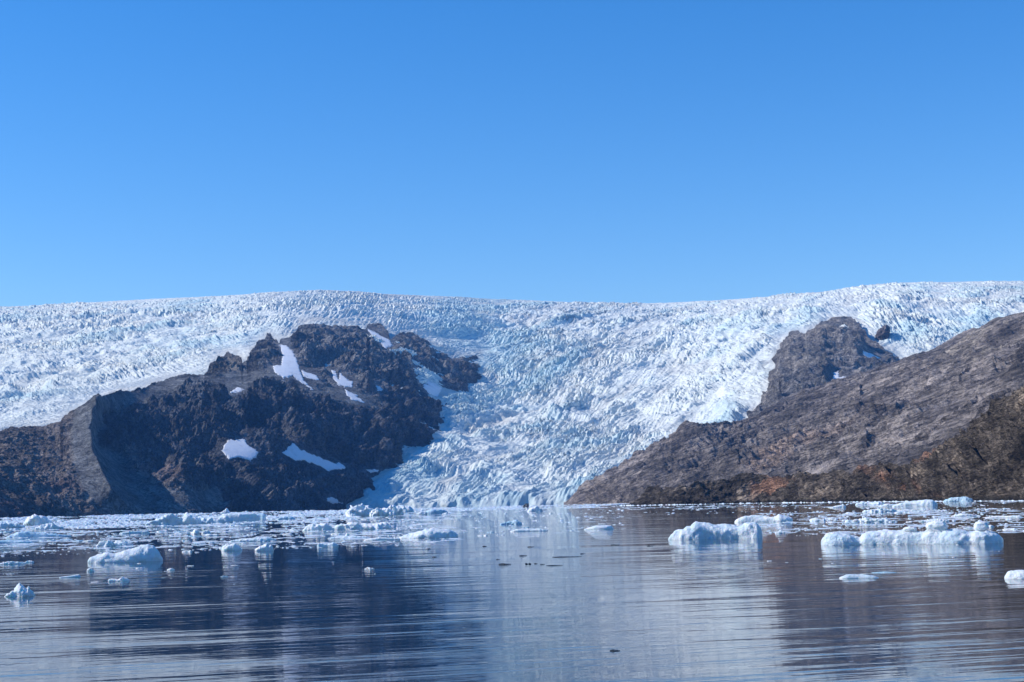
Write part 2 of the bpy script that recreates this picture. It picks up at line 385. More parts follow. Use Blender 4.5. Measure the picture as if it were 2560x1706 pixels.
patches = []   # snow patches: (label, polygon, host)
def patch_mask(polys, x, y):
    m = np.full(x.shape, 1e9)
    for p in polys:
        pp = np.array(p); b = (x > pp[:, 0].min() - 25) & (x < pp[:, 0].max() + 25) & (y > pp[:, 1].min() - 25) & (y < pp[:, 1].max() + 25)
        if b.any(): m[b] = np.minimum(m[b], sdf(p, x[b], y[b]))
    return m
SNOW_L = [
 ('bow-tie shaped white snow patch low on the dark left mountain face', z1([(1400, 1130), (1445, 1065), (1540, 1065), (1580, 1110), (1635, 1140), (1620, 1170), (1585, 1190), (1520, 1165), (1450, 1180), (1440, 1160)])),
 ('long white snow streak slanting down right, low on the dark left mountain', z1([(1790, 1145), (1850, 1085), (1900, 1130), (2000, 1165), (2130, 1220), (2140, 1205), (2185, 1237), (2080, 1256), (2000, 1215), (1920, 1190), (1870, 1190)])),
 ('largest snow field in the gully left of the dark summit crag', z1([(1730, 600), (1780, 590), (1790, 530), (1770, 465), (1810, 470), (1850, 505), (1870, 550), (1900, 640), (1920, 690), (1975, 742), (1900, 695), (1850, 655), (1790, 670), (1740, 635)])),
 ('short snow wedge just right of the summit gully snow field', z1([(1905, 620), (1950, 637), (2000, 660), (2018, 682), (1970, 676), (1920, 655)])),
 ('hooked snow patch on the upper middle of the dark crag', z1([(2098, 628), (2118, 636), (2142, 690), (2150, 648), (2180, 668), (2228, 700), (2222, 724), (2180, 728), (2140, 712), (2108, 672)])),
 ('thin diagonal snow streak under the hooked snow patch', z1([(2185, 748), (2230, 768), (2276, 805), (2300, 825), (2230, 808), (2193, 782)])),
 ('small snow spot under the grey moraine shelf', z1([(1462, 762), (1500, 733), (1538, 742), (1512, 760)])),
 ('long snow tongue running into the icefall at the mountain right edge', z2([(608, 606), (640, 630), (700, 675), (750, 722), (812, 766), (800, 800), (735, 805), (700, 775), (668, 752), (650, 715), (682, 712), (645, 660)])),
 ('narrow snow strip between the small summit knob and the crag', z2([(300, 362), (340, 382), (390, 412), (432, 426), (458, 466), (415, 482), (378, 442), (330, 402)])),
 ('flat snow sliver by the icefall foot on the dark mountain', z2([(288, 1249), (340, 1249), (385, 1254), (330, 1268)])),
 ('little snow patch just above the water beside the glacier snout', z2([(43, 1430), (75, 1424), (110, 1444), (138, 1464), (80, 1464), (45, 1447)])),
 ('tiny pale snow dot in the middle of the crag scree', z2([(356, 723), (380, 728), (393, 754), (364, 748)])),
]
SNOW_R = [
 ('slim snow wedge at the right foot of the far rock island', z3([(1256, 506), (1290, 513), (1335, 533), (1366, 548), (1300, 544), (1268, 530)])),
 ('forked snow gully at the lower middle of the far rock island', z3([(1066, 696), (1076, 640), (1100, 636), (1106, 664), (1182, 664), (1170, 684), (1110, 692)])),
]
def snow_patches(lst, x, y, P, N):
    for label, poly in lst:
        pp = np.array(poly)
        cx = (x[0] > pp[:, 0].min() - 6) & (x[0] < pp[:, 0].max() + 6)
        ci = np.where(cx)[0]
        if len(ci) < 2: continue
        xs = x[:, ci]; ys = y[:, ci]
        rows = np.where(((ys > pp[:, 1].min() - 6) & (ys < pp[:, 1].max() + 6)).any(1))[0]
        if len(rows) < 2: continue
        xs = xs[rows]; ys = ys[rows]; Q = P[rows][:, ci]; n = N[rows][:, ci]
        jag = fbm(Q, 20, 4, 71, 'fbm', .65) * 9 - 1.5
        d = sdf(poly, xs, ys) + jag * .8
        th = 2.6 * sstep(1.2, -2.0, d) - 1.2
        Q2 = Q + n * th[..., None]
        keep = d < 5
        c = lerp(np.array([.80, .82, .84]), np.array([.55, .53, .50]), (sstep(.1, .5, fbm(Q, 30, 4, 72)) * .6 + .3 * sstep(-5, 1, d))[..., None])
        o = sheet('snow_patch', Q2, M_snow, c, keep)
        tag(o, label, 'snow patch', 'snow patches on the mountain')

# ------------------------------------------------------------------ left mountain with moraine
def build_left():
    edge = MTN_EDGE
    ctrl = [(-150, 1300, 2500), (0, 1297, 2600), (200, 1291, 2800), (370, 1287, 3000), (600, 1282, 3250), (780, 1278, 3480),
            (-150, 1190, 2750), (0, 1180, 2850), (110, 1200, 2900), (-150, 1090, 3150), (0, 1079, 3250), (110, 1075, 3350),
            (160, 1030, 3480), (240, 1010, 3500), (218, 1060, 3350), (212, 1100, 3230), (222, 1150, 3070), (245, 1200, 2960), (275, 1245, 2900),
            (290, 1045, 3680), (290, 1100, 3560), (300, 1150, 3400), (335, 1200, 3250), (380, 1245, 3120),
            (340, 1120, 3480), (400, 1185, 3250), (450, 1205, 3200),
            (400, 1080, 3620), (500, 1110, 3560), (540, 1180, 3400)]
    for a_, b__, q in ((600, 1050, .86), (540, 990, .84), (420, 1000, .82), (350, 975, .80), (400, 945, .84), (480, 937, .86), (560, 935, .885), (640, 925, .90),
                       (440, 965, .835), (640, 990, .88), (760, 1000, .92), (900, 985, .95), (760, 1060, .90), (900, 1080, .95), (650, 1120, .87), (700, 1200, .90),
                       (850, 1150, .95), (850, 1230, .955), (700, 880, .93), (760, 900, .935), (680, 840, .95), (750, 820, .96), (850, 820, .965), (850, 900, .95),
                       (950, 900, .965), (950, 830, .975), (1030, 850, .98), (1110, 900, .985), (1000, 980, .97), (560, 900, .91), (610, 930, .905)):
        ctrl.append((a_, b__, float(rg(np.array(float(a_)), np.array(float(b__)))) * q))
    for i, (ex, ey) in enumerate(edge):
        g = float(rg(np.array(ex), np.array(ey)))
        ctrl.append((ex, ey, g * 1.0))
        a = edge[min(i + 1, len(edge) - 1)]; b_ = edge[max(i - 1, 0)]
        tx, ty = a[0] - b_[0], a[1] - b_[1]; l = math.hypot(tx, ty); nx_, ny_ = -ty / l, tx / l    # right-hand side = into the ice
        if nx_ < 0 and ny_ < 0: nx_, ny_ = -nx_, -ny_
        if nx_ < 0: nx_, ny_ = -nx_, -ny_
        ox, oy = ex + 45 * nx_, ey + 45 * ny_
        if i % 2 == 0: ctrl.append((ox, oy, float(rg(np.array(ox), np.array(oy))) * 1.05))
    tps = TPS(ctrl, 1e-4)
    nc, nr = 1050, 760
    top = lambda x: pline(MTOP, x)
    x, y, t, r = rock_grid(-190, 1235, nc, nr, top, lambda x: hor(x) + 7 + 0 * x, lambda a, b_: coarse(tps, a, b_, 10))
    r = np.clip(r, 1400, 6500)
    P = at(x, y, r); N = smooth_up(normals(P), .15)
    # zones
    pm = patch_mask([p for _, p in SNOW_L], x, y)
    scree = np.minimum(sdf(z1([(600, 830), (700, 780), (900, 740), (1080, 668), (1250, 655), (1600, 620), (1730, 610), (1850, 680), (1700, 700), (1450, 800), (1330, 740), (1150, 740), (1050, 790), (900, 850),
                               (700, 870), (640, 920), (600, 1000), (620, 1090), (720, 1130), (850, 1250), (960, 1330), (1100, 1370), (1300, 1370), (1420, 1330), (1400, 1500), (900, 1560), (800, 1480), (640, 1370), (560, 1200), (530, 1050), (545, 950)]), x, y),
                       sdf(z1([(1900, 700), (2300, 760), (2500, 900), (2300, 860), (2000, 780)]), x, y))
    ks = sstep(14, -10, scree + fbm(P, 60, 3, 3) * 25)
    RIDGE = [(236, 1003), (219, 1045), (210, 1090), (214, 1140), (232, 1195), (260, 1250), (296, 1292)]
    rd = ldist(RIDGE, x, y)
    ks = np.maximum(ks, sstep(44, 26, rd + 10 * fbm(P, 50, 3, 4)))
    left = sstep(10, -25, sdf([(-300, 1000), (150, 1020), (235, 1010), (205, 1060), (203, 1110), (215, 1150), (240, 1210), (300, 1300), (-300, 1400)], x, y))
    pink = sstep(14, -8, sdf(z1([(690, 1060), (780, 1110), (900, 1180), (1050, 1250), (1160, 1340), (1100, 1370), (950, 1310), (820, 1210), (740, 1120)]), x, y))
    amp = (1 - .91 * ks) * lerp(1, .38, left) * lerp(1, .6, pink)
    amp = amp * sstep(-2, 34, pm)
    s = r / 3200.0
    d = 34 * fbm(P, 170, 3, 101, 'ridge', .5, (1, 1, 1.5)) + 20 * fbm(P, 62, 4, 111, 'ridge', .58, (1, 1, 1.8)) + 11 * fbm(P, 22, 4, 121, 'ridge', .65, (1, 1, 1.6))
    d = d + 24 * fbm(P, 240, 3, 131); d = d - d.mean() * .8
    P = P + (N * (26 * np.exp(-rd / 13.) + 9 * np.exp(-(ldist([(300, 1130), (330, 1190), (380, 1240), (430, 1275)], x, y) / 10.)))[..., None])
    P = P + N * (d * amp * sstep(0, .02, t) * np.minimum(s, 1.1) * lerp(.45, 1, sstep(0, .12, 1 - t)))[..., None]
    N2 = normals(P)
    n1 = fbm(P, 120, 4, 141)[..., None]; n2 = fbm(P, 35, 4, 151, 'fbm', .6)[..., None]
    rock = lerp(np.array([.085, .087, .094]), np.array([.165, .160, .155]), sstep(1010, 930, y)[..., None]) * (1 + .9 * n1 + .6 * n2)  # shade painted into the lower face, sunlit upper crags coloured lighter
    warm = np.array([.165, .140, .124]) * (1 + .5 * n1 + .7 * n2)
    warm = lerp(warm, np.array([.145, .108, .100]) * (1 + .8 * n2), sstep(.0, .3, fbm(P, 160, 3, 161) + (y - 1230) / 300)[..., None])
    grey = np.array([.155, .155, .148]) * (1 + .35 * n1 + .2 * n2)
    tan = np.array([.19, .165, .13])
    c = lerp(rock, warm, left[..., None]); c = lerp(c, np.array([.22, .17, .155]) * (1 + .6 * n2), (pink * .9)[..., None])
    c = lerp(c, grey, (ks * .92)[..., None])
    kn = sstep(6, -4, sdf(z1([(1290, 655), (1330, 590), (1430, 505), (1535, 560), (1500, 630)]), x, y))
    c = lerp(c, tan * (1 + .5 * n2), (kn * .8)[..., None])
    c = lerp(c, tan, (.5 * sstep(.25, .5, fbm(P, 90, 4, 171)))[..., None])
    c = np.clip(c, .02, .6)
    finish_rock('moraine_mountain', P, c, x, y, M_rock)
    snow_patches(SNOW_L, x, y, P, N)
build_left(); print('left', time.time() - T0)

# ------------------------------------------------------------------ far rock island (nunatak) and its small outcrop
def build_nunatak():
    nc, nr = 420, 420
    top = lambda x: pline(NUN, x)
    x = np.linspace(NUN[0][0], NUN[-1][0], nc)[None, :] + 0 * np.linspace(0, 1, nr)[:, None]
    t = np.linspace(0, 1, nr)[:, None]
    y = lerp(1110 + 0 * x, top(x), t)
    crest = rg(x[0], top(x[0]))
    ctrl = [(1885, 1040, 4650), (1915, 1004, 4750), (1948, 901, 5300), (1976, 832, 5750), (2060, 805, 5900), (2125, 800, 5900), (2170, 845, 5850), (2215, 882, 5700), (2260, 930, 5500),
            (1960, 1000, 4600), (2050, 1000, 4550), (2150, 980, 4550), (2230, 950, 4900), (2050, 900, 5050), (2085, 860, 5300), (2130, 900, 5300), (2000, 880, 5150), (2020, 940, 4850), (2100, 940, 4950), (2180, 920, 5250),
            (1885, 1110, 4300), (2070, 1110, 4200), (2260, 1110, 4200)]
    ctrl = [(a, b_, min(c_, float(rg(np.array(a), np.array(b_))) * .985)) for a, b_, c_ in ctrl]
    r = coarse(TPS(ctrl, 1e-4), x, y, 8); r = np.minimum(r, rg(x, y) * lerp(.975, .92, sstep(10, 90, y - top(x))))
    P = at(x, y, r); N = smooth_up(normals(P), .15)
    pm = patch_mask([p for _, p in SNOW_R], x, y)
    d = 30 * fbm(P, 190, 3, 201, 'ridge', .5) + 17 * fbm(P, 70, 4, 211, 'ridge', .55, (1.4, 1.4, .8)) + 6 * fbm(P, 22, 3, 221)
    P = P + N * (d * sstep(-2, 26, pm) * lerp(.5, 1, sstep(0, .15, 1 - t)))[..., None]
    n1 = fbm(P, 150, 4, 231)[..., None]; n2 = fbm(P, 40, 3, 241)[..., None]
    c = np.array([.17, .155, .14]) * (1 + .8 * n1 + .5 * n2)
    tanz = sstep(20, -20, sdf(z3([(800, 390), (900, 400), (1000, 320), (1200, 300), (1230, 360), (1100, 420), (1020, 480), (900, 440), (830, 470), (860, 600), (800, 600), (780, 480)]), x, y))
    c = lerp(c, np.array([.25, .215, .175]) * (1 + .5 * n2), (tanz * .8)[..., None])
    finish_rock('rock_island', P, np.clip(c, .02, .6), x, y, M_rock, False)
    snow_patches(SNOW_R, x, y, P, N)
    # outcrop standing in the ice
    px, py = z3([(1382, 400)])[0]
    r0 = float(rg(np.array(px), np.array(py))) * .975; c0 = at(px, py, r0)
    k = r0 / F
    th, ph = np.meshgrid(np.linspace(0, math.pi, 40), np.linspace(0, 2 * math.pi, 60))
    D = np.stack([np.sin(th) * np.cos(ph), np.sin(th) * np.sin(ph), np.cos(th)], -1)
    Q = D * np.array([13.5 * k, 26 * k, 20 * k])
    Q[..., 0] += Q[..., 2] * .3
    Q = Q * (1 + .35 * fbm(D * 40, 22, 4, 251, 'ridge'))[..., None] + c0
    n2 = fbm(Q, 12, 3, 261)[..., None]
    tag(sheet('rock_outcrop', Q, M_rock, np.array([.12, .10, .09]) * (1 + n2)), 'small dark rock knob poking out of the ice right of the far rock island', 'rock')
build_nunatak(); print('nunatak', time.time() - T0)

# ------------------------------------------------------------------ right mountain
RTOP = z2([(1520, 1462), (1550, 1455), (1590, 1430), (1640, 1385), (1700, 1335), (1800, 1300), (1950, 1210), (2050, 1150), (2200, 1080)]) + \
    z3([(0, 1090), (60, 1060), (140, 1005), (280, 980), (400, 955), (500, 930), (600, 885), (680, 835), (780, 790), (890, 745), (1050, 700), (1180, 670), (1330, 620), (1400, 605), (1480, 575),
        (1540, 540), (1610, 525), (1720, 490), (1800, 440), (1930, 380), (2030, 340), (2070, 305), (2150, 290), (2276, 255), (2700, 150)])
def build_right():
    nc, nr = 1050, 620
    top = lambda x: pline(RTOP, x)
    ctrl = [(1400, 1260, 3640), (1500, 1256, 3400), (1600, 1255, 3050), (1750, 1255, 2650), (1950, 1250, 2150), (2200, 1245, 1700), (2450, 1240, 1450), (2730, 1235, 1300),
            (1500, 1205, 3600), (1600, 1145, 3700), (1660, 1111, 3750), (1720, 1070, 3780), (1860, 1045, 3850), (1930, 1010, 3900), (2010, 975, 3950), (2200, 915, 3900), (2310, 875, 3800), (2400, 840, 3700), (2480, 800, 3600), (2560, 780, 3500), (2730, 740, 3300),
            (1650, 1190, 3250), (1800, 1150, 3100), (1800, 1200, 2820), (2000, 1100, 3000), (2000, 1170, 2550), (2200, 1050, 2750), (2200, 1150, 2150), (2400, 950, 2850), (2400, 1080, 2100), (2560, 900, 2650), (2560, 1040, 1950), (2560, 1150, 1600), (2730, 900, 2400), (2730, 1050, 1800)]
    x, y, t, r = rock_grid(1409, 2760, nc, nr, top, lambda x: hor(x) + 6 + 0 * x, lambda a, b_: coarse(TPS(ctrl, 1e-4), a, b_, 10))
    P = at(x, y, r); N = smooth_up(normals(P), .2)
    # strata dip towards the lower left of the view: rotate the noise frame
    a = math.radians(20); R = P.copy(); R[..., 0] = P[..., 0] * math.cos(a) + P[..., 2] * math.sin(a); R[..., 2] = -P[..., 0] * math.sin(a) + P[..., 2] * math.cos(a)
    cl = sstep(30, -30, sdf(z3([(0, 1120), (300, 1080), (700, 1010), (1050, 950), (1500, 880), (1700, 950), (1500, 1230), (900, 1270), (400, 1350), (0, 1350)]), x, y))
    d = 26 * fbm(R, 150, 3, 301, 'ridge', .5, (2.2, 2.2, .8)) + 13 * fbm(R, 50, 4, 311, 'ridge', .58, (2.6, 2.6, .55)) + 8 * fbm(R, 17, 4, 321, 'ridge', .65, (2.4, 1.8, .7)) + 30 * fbm(P, 330, 3, 331)
    d = d + cl * 14 * fbm(P, 70, 4, 341, 'ridge', .6, (.7, .7, 2.2))
    zr = R[..., 2] + 30 * fbm(R, 120, 3, 381, 'fbm', .5, (2.5, 2.5, 1))
    d = d + 13 * (zr / 26 % 1) ** .7 * sstep(-.2, .25, fbm(P, 200, 3, 391)) + 6 * (zr / 11.3 % 1)
    d = d - d.mean() * .6; k = np.minimum(r / 2600., 1.15)
    P = P + N * (d * k * sstep(1409, 1490, x) * sstep(0, .02, t) * lerp(.3, 1, sstep(0, .12, 1 - t)))[..., None]
    n1 = fbm(R, 160, 4, 351, 'fbm', .5, (2.4, 2.4, .8))[..., None]; n2 = fbm(R, 40, 4, 361, 'fbm', .6, (3, 3, .6))[..., None]; n3 = fbm(P, 120, 4, 371)[..., None]
    c = np.array([.17, .145, .128]) * (1 + 1.0 * n1 + 1.3 * n2)
    tan = sstep(25, -20, sdf(z3([(1150, 720), (1600, 560), (1900, 440), (2276, 300), (2276, 420), (2000, 560), (1700, 620), (1300, 720)]), x, y))[..., None]
    c = lerp(c, np.array([.26, .225, .175]) * (1 + .8 * n2), tan * .5 * sstep(-.1, .3, n1 + n2))
    och = sstep(18, -12, sdf(z3([(470, 1280), (640, 1180), (800, 1100), (900, 1070), (1030, 1030), (1100, 980), (1300, 900), (1400, 870), (1380, 920), (1200, 1010), (1050, 1080), (860, 1110), (800, 1200), (640, 1290)]), x, y))[..., None]
    c = lerp(c, np.array([.30, .205, .145]) * (1 + .7 * n2), och * .6 * sstep(-.35, .2, n3 + n2))
    finish_rock('right_mountain', P, np.clip(c, .02, .6), x, y, M_strata)
build_right(); print('right', time.time() - T0)

# ------------------------------------------------------------------ near rocky shore
STOP = z2([(1820, 1484), (1850, 1478), (1950, 1465), (2000, 1445), (2150, 1400)]) + \
    z3([(0, 1400), (100, 1385), (200, 1375), (340, 1355), (430, 1345), (600, 1300), (780, 1280), (870, 1275), (1000, 1280), (1100, 1250), (1250, 1240), (1400, 1210), (1500, 1200), (1600, 1175), (1700, 1120),
        (1790, 1085), (1870, 1065), (1900, 1020), (1980, 965), (2010, 900), (2100, 840), (2200, 790), (2276, 755), (2700, 560)])
SBOT = [(1500, 1265.5), (1531, 1265), (1700, 1262), (1900, 1258), (2200, 1254), (2560, 1251), (2800, 1249)]
def build_shore():
    nc, nr = 1200, 560
    t = np.linspace(0, 1, nr)[:, None]; x = np.linspace(1518, 2765, nc)[None, :] + 0 * t
    yb = pline(SBOT, x); yt = np.minimum(pline(STOP, x), yb - .6); y = lerp(yb, yt, t)
    r0 = CAMH * F / (yb - hor(x)); 
    hpx = yb - yt
    r = r0 + (hpx / F * r0) * lerp(1.7, 2.6, t) * t + 40 * t
    P = at(x, y, r); N = smooth_up(normals(P), .3)
    a = math.radians(17); R = P.copy(); R[..., 0] = P[..., 0] * math.cos(a) + P[..., 2] * math.sin(a); R[..., 2] = -P[..., 0] * math.sin(a) + P[..., 2] * math.cos(a)
    d = 9 * fbm(R, 45, 3, 401, 'ridge', .5, (2, 2, .9)) + 6.5 * fbm(R, 17, 4, 411, 'ridge', .6, (2.6, 2.6, .6)) + 4.0 * fbm(R, 7, 4, 421, 'ridge', .62, (2.6, 2, .7)) + 7 * fbm(P, 90, 3, 431)
    zr = R[..., 2] + 9 * fbm(R, 50, 3, 481, 'fbm', .5, (2.5, 2.5, 1))
    d = d + 8.5 * (zr / 8.5 % 1) ** .7 * sstep(-.3, .2, fbm(P, 60, 3, 491)) + 3.2 * (zr / 3.7 % 1)
    k = sstep(-1, 26, hpx * 1.0); d = d - d.mean() - 1.5
    P = P + N * (d * k * sstep(0, .03, t) * lerp(.5, 1, sstep(0, .12, 1 - t)))[..., None]
    n1 = fbm(R, 60, 4, 451, 'fbm', .5, (2.4, 2.4, .8))[..., None]; n2 = fbm(R, 14, 4, 461, 'fbm', .6, (3, 3, .6))[..., None]; n3 = fbm(P, 50, 4, 471)[..., None]
    c = np.array([.088, .072, .058]) * (1 + 1.1 * n1 + 1.4 * n2)
    c = lerp(c, np.array([.26, .205, .155]), .75 * sstep(.08, .38, n2 + .4 * n3))
    red = [z3([(560, 1390), (640, 1300), (720, 1310), (820, 1330), (640, 1390)]), z3([(1200, 1250), (1350, 1240), (1450, 1290), (1530, 1330), (1520, 1370), (1430, 1340), (1300, 1290)]),
           z3([(1600, 1370), (1700, 1375), (1650, 1400)]), z3([(1590, 1180), (1700, 1120), (1790, 1090), (1700, 1160)])]
    kr = 0
    for p in red: kr = np.maximum(kr, sstep(14, -8, sdf(p, x, y)))
    c = lerp(c, np.array([.24, .125, .08]) * (1 + .8 * n2), (kr[..., None] * .75 * sstep(-.4, .15, n3 + n2)))
    wet = sstep(3.2, 1.2, P[..., 2] + 1.2 * n3[..., 0])[..., None]     # tide-wet dark band of weed at the water's edge
    c = lerp(c, np.array([.022, .020, .018]), wet * .85)
    finish_rock('rocky_shore', P, np.clip(c, .012, .6), x, y, M_shore)
build_shore(); print('shore', time.time() - T0)

# ------------------------------------------------------------------ water
me = bpy.data.meshes.new('water')
s_ = 12000; g = [(-s_, -s_ + 4000, 0), (s_, -s_ + 4000, 0), (s_, s_ - 2500, 0), (-s_, s_ - 2500, 0)]
me.from_pydata(g, [], [(0, 1, 2, 3)]); me.materials.append(M_water)
tag(link('water', me), kind='structure')

# ------------------------------------------------------------------ floating ice
RNG = np.random.default_rng(7)
def berg_mesh(name, L_, prof, depth, seed, mat, ns=72, nt=40, rough=.12, box=.55, facet=.5, below=.5, lean=0.0):
    """closed lump: length L_ along x, top height profile prof = [(0..1, metres)], half depth, centred on the waterline"""
    hmax = max(h for _, h in prof)
    s = .5 - .5 * np.cos(np.linspace(0, math.pi, ns)); s = lerp(np.linspace(0, 1, ns), s, .7)
    th = np.linspace(0, 2 * math.pi, nt, endpoint=False)
    Sg, Tg = np.meshgrid(s, th, indexing='ij')
    top = pline(prof, Sg)
    endw = np.clip(1 - np.abs(2 * Sg - 1) ** 7, 0, 1) ** .45
    cw, sw = np.cos(Tg), np.sin(Tg)
    sg = lambda v, e: np.sign(v) * np.abs(v) ** e
    plan = endw * (.8 + .25 * np.sin(Sg * 5 + seed)) * np.clip(.45 + .6 * top / hmax, .3, 1.1)
    y = sg(cw, box) * depth * plan
    up = sg(np.clip(sw, 0, 1), box + .15)
    z = np.where(sw >= 0, up * top * (endw ** .6), sg(sw, .8) * below * hmax * endw)
    P = np.stack([(Sg - .5) * L_ + 0 * z, y + lean * z, z], -1)
    sc = max(hmax * 1.1, L_ * .10)
    o = np.array([seed * 13.7, seed * 5.1, 0])
    Q = P + o
    nrm = P / np.array([L_ * .5, max(depth, .01), hmax]) ** 2; nrm /= np.linalg.norm(nrm, axis=-1)[..., None] + 1e-9
    rough = rough * 1.25; d = fbm(Q, sc, 4, seed, 'ridge', .55) * (1 - facet) + fbm(Q, sc * .6, 3, seed + 9, 'billow', .5) * facet
    d = d + .35 * fbm(Q, sc * .28, 2, seed + 17)
    P = P + nrm * (d * rough * hmax * 1.8 * endw)[..., None]
    f1, f2, rid, dx, dy = worley(P[..., 0] / (sc * .9) + seed, (P[..., 2] * 1.2 + P[..., 1]) / (sc * .9), seed)
    P = P + nrm * (((rid - .5) * .5 + dx * (rid * 7 % 1 - .5) * 1.7 + dy * (rid * 13 % 1 - .5) * 1.7) * rough * hmax * 1.1 * endw)[..., None]
    up_ = P[..., 2] > 0; P[..., 2] = np.where(up_, P[..., 2] * hmax / max(P[..., 2].max(), 1e-6), P[..., 2])
    nq = grid_quads(ns, nt)
    i = np.arange(ns - 1) * nt; wrap = np.stack([i + nt - 1, i, i + nt, i + 2 * nt - 1], -1)
    q = np.concatenate([nq, wrap])
    return raw_mesh(name, P.reshape(-1, 3), q, mat)
def place(o, x, y, dep=0.0):              # waterline pixel of its front edge
    d = CAMH * F / max(y - hor(x), 1.0); p = ray(x, y)[:2] * (d + dep) / 1.0
    o.location = (p[0], p[1], 0); o.rotation_euler = (0, 0, math.atan2(-p[0], p[1]))
    return d
def berg(x0, x1, yb, prof, label, mat=None, name='iceberg', cat='iceberg', group='icebergs floating in the fjord', dep=.35, **kw):
    xc = (x0 + x1) / 2; d = CAMH * F / max(yb - hor(xc), 1.0); k = d / F
    L_ = (x1 - x0) * k; pr = [(a, max(h, .4) * k * (1 if x1 - x0 > 200 else .85)) for a, h in prof]
    seed = int(abs(x0 * 7 + yb * 3)) % 997
    o = link(name, berg_mesh(name, L_, pr, max(L_ * dep * .5, .2), seed, mat or M_berg, **kw))
    place(o, xc, yb, L_ * dep * .5); tag(o, label, cat, group); return o, k
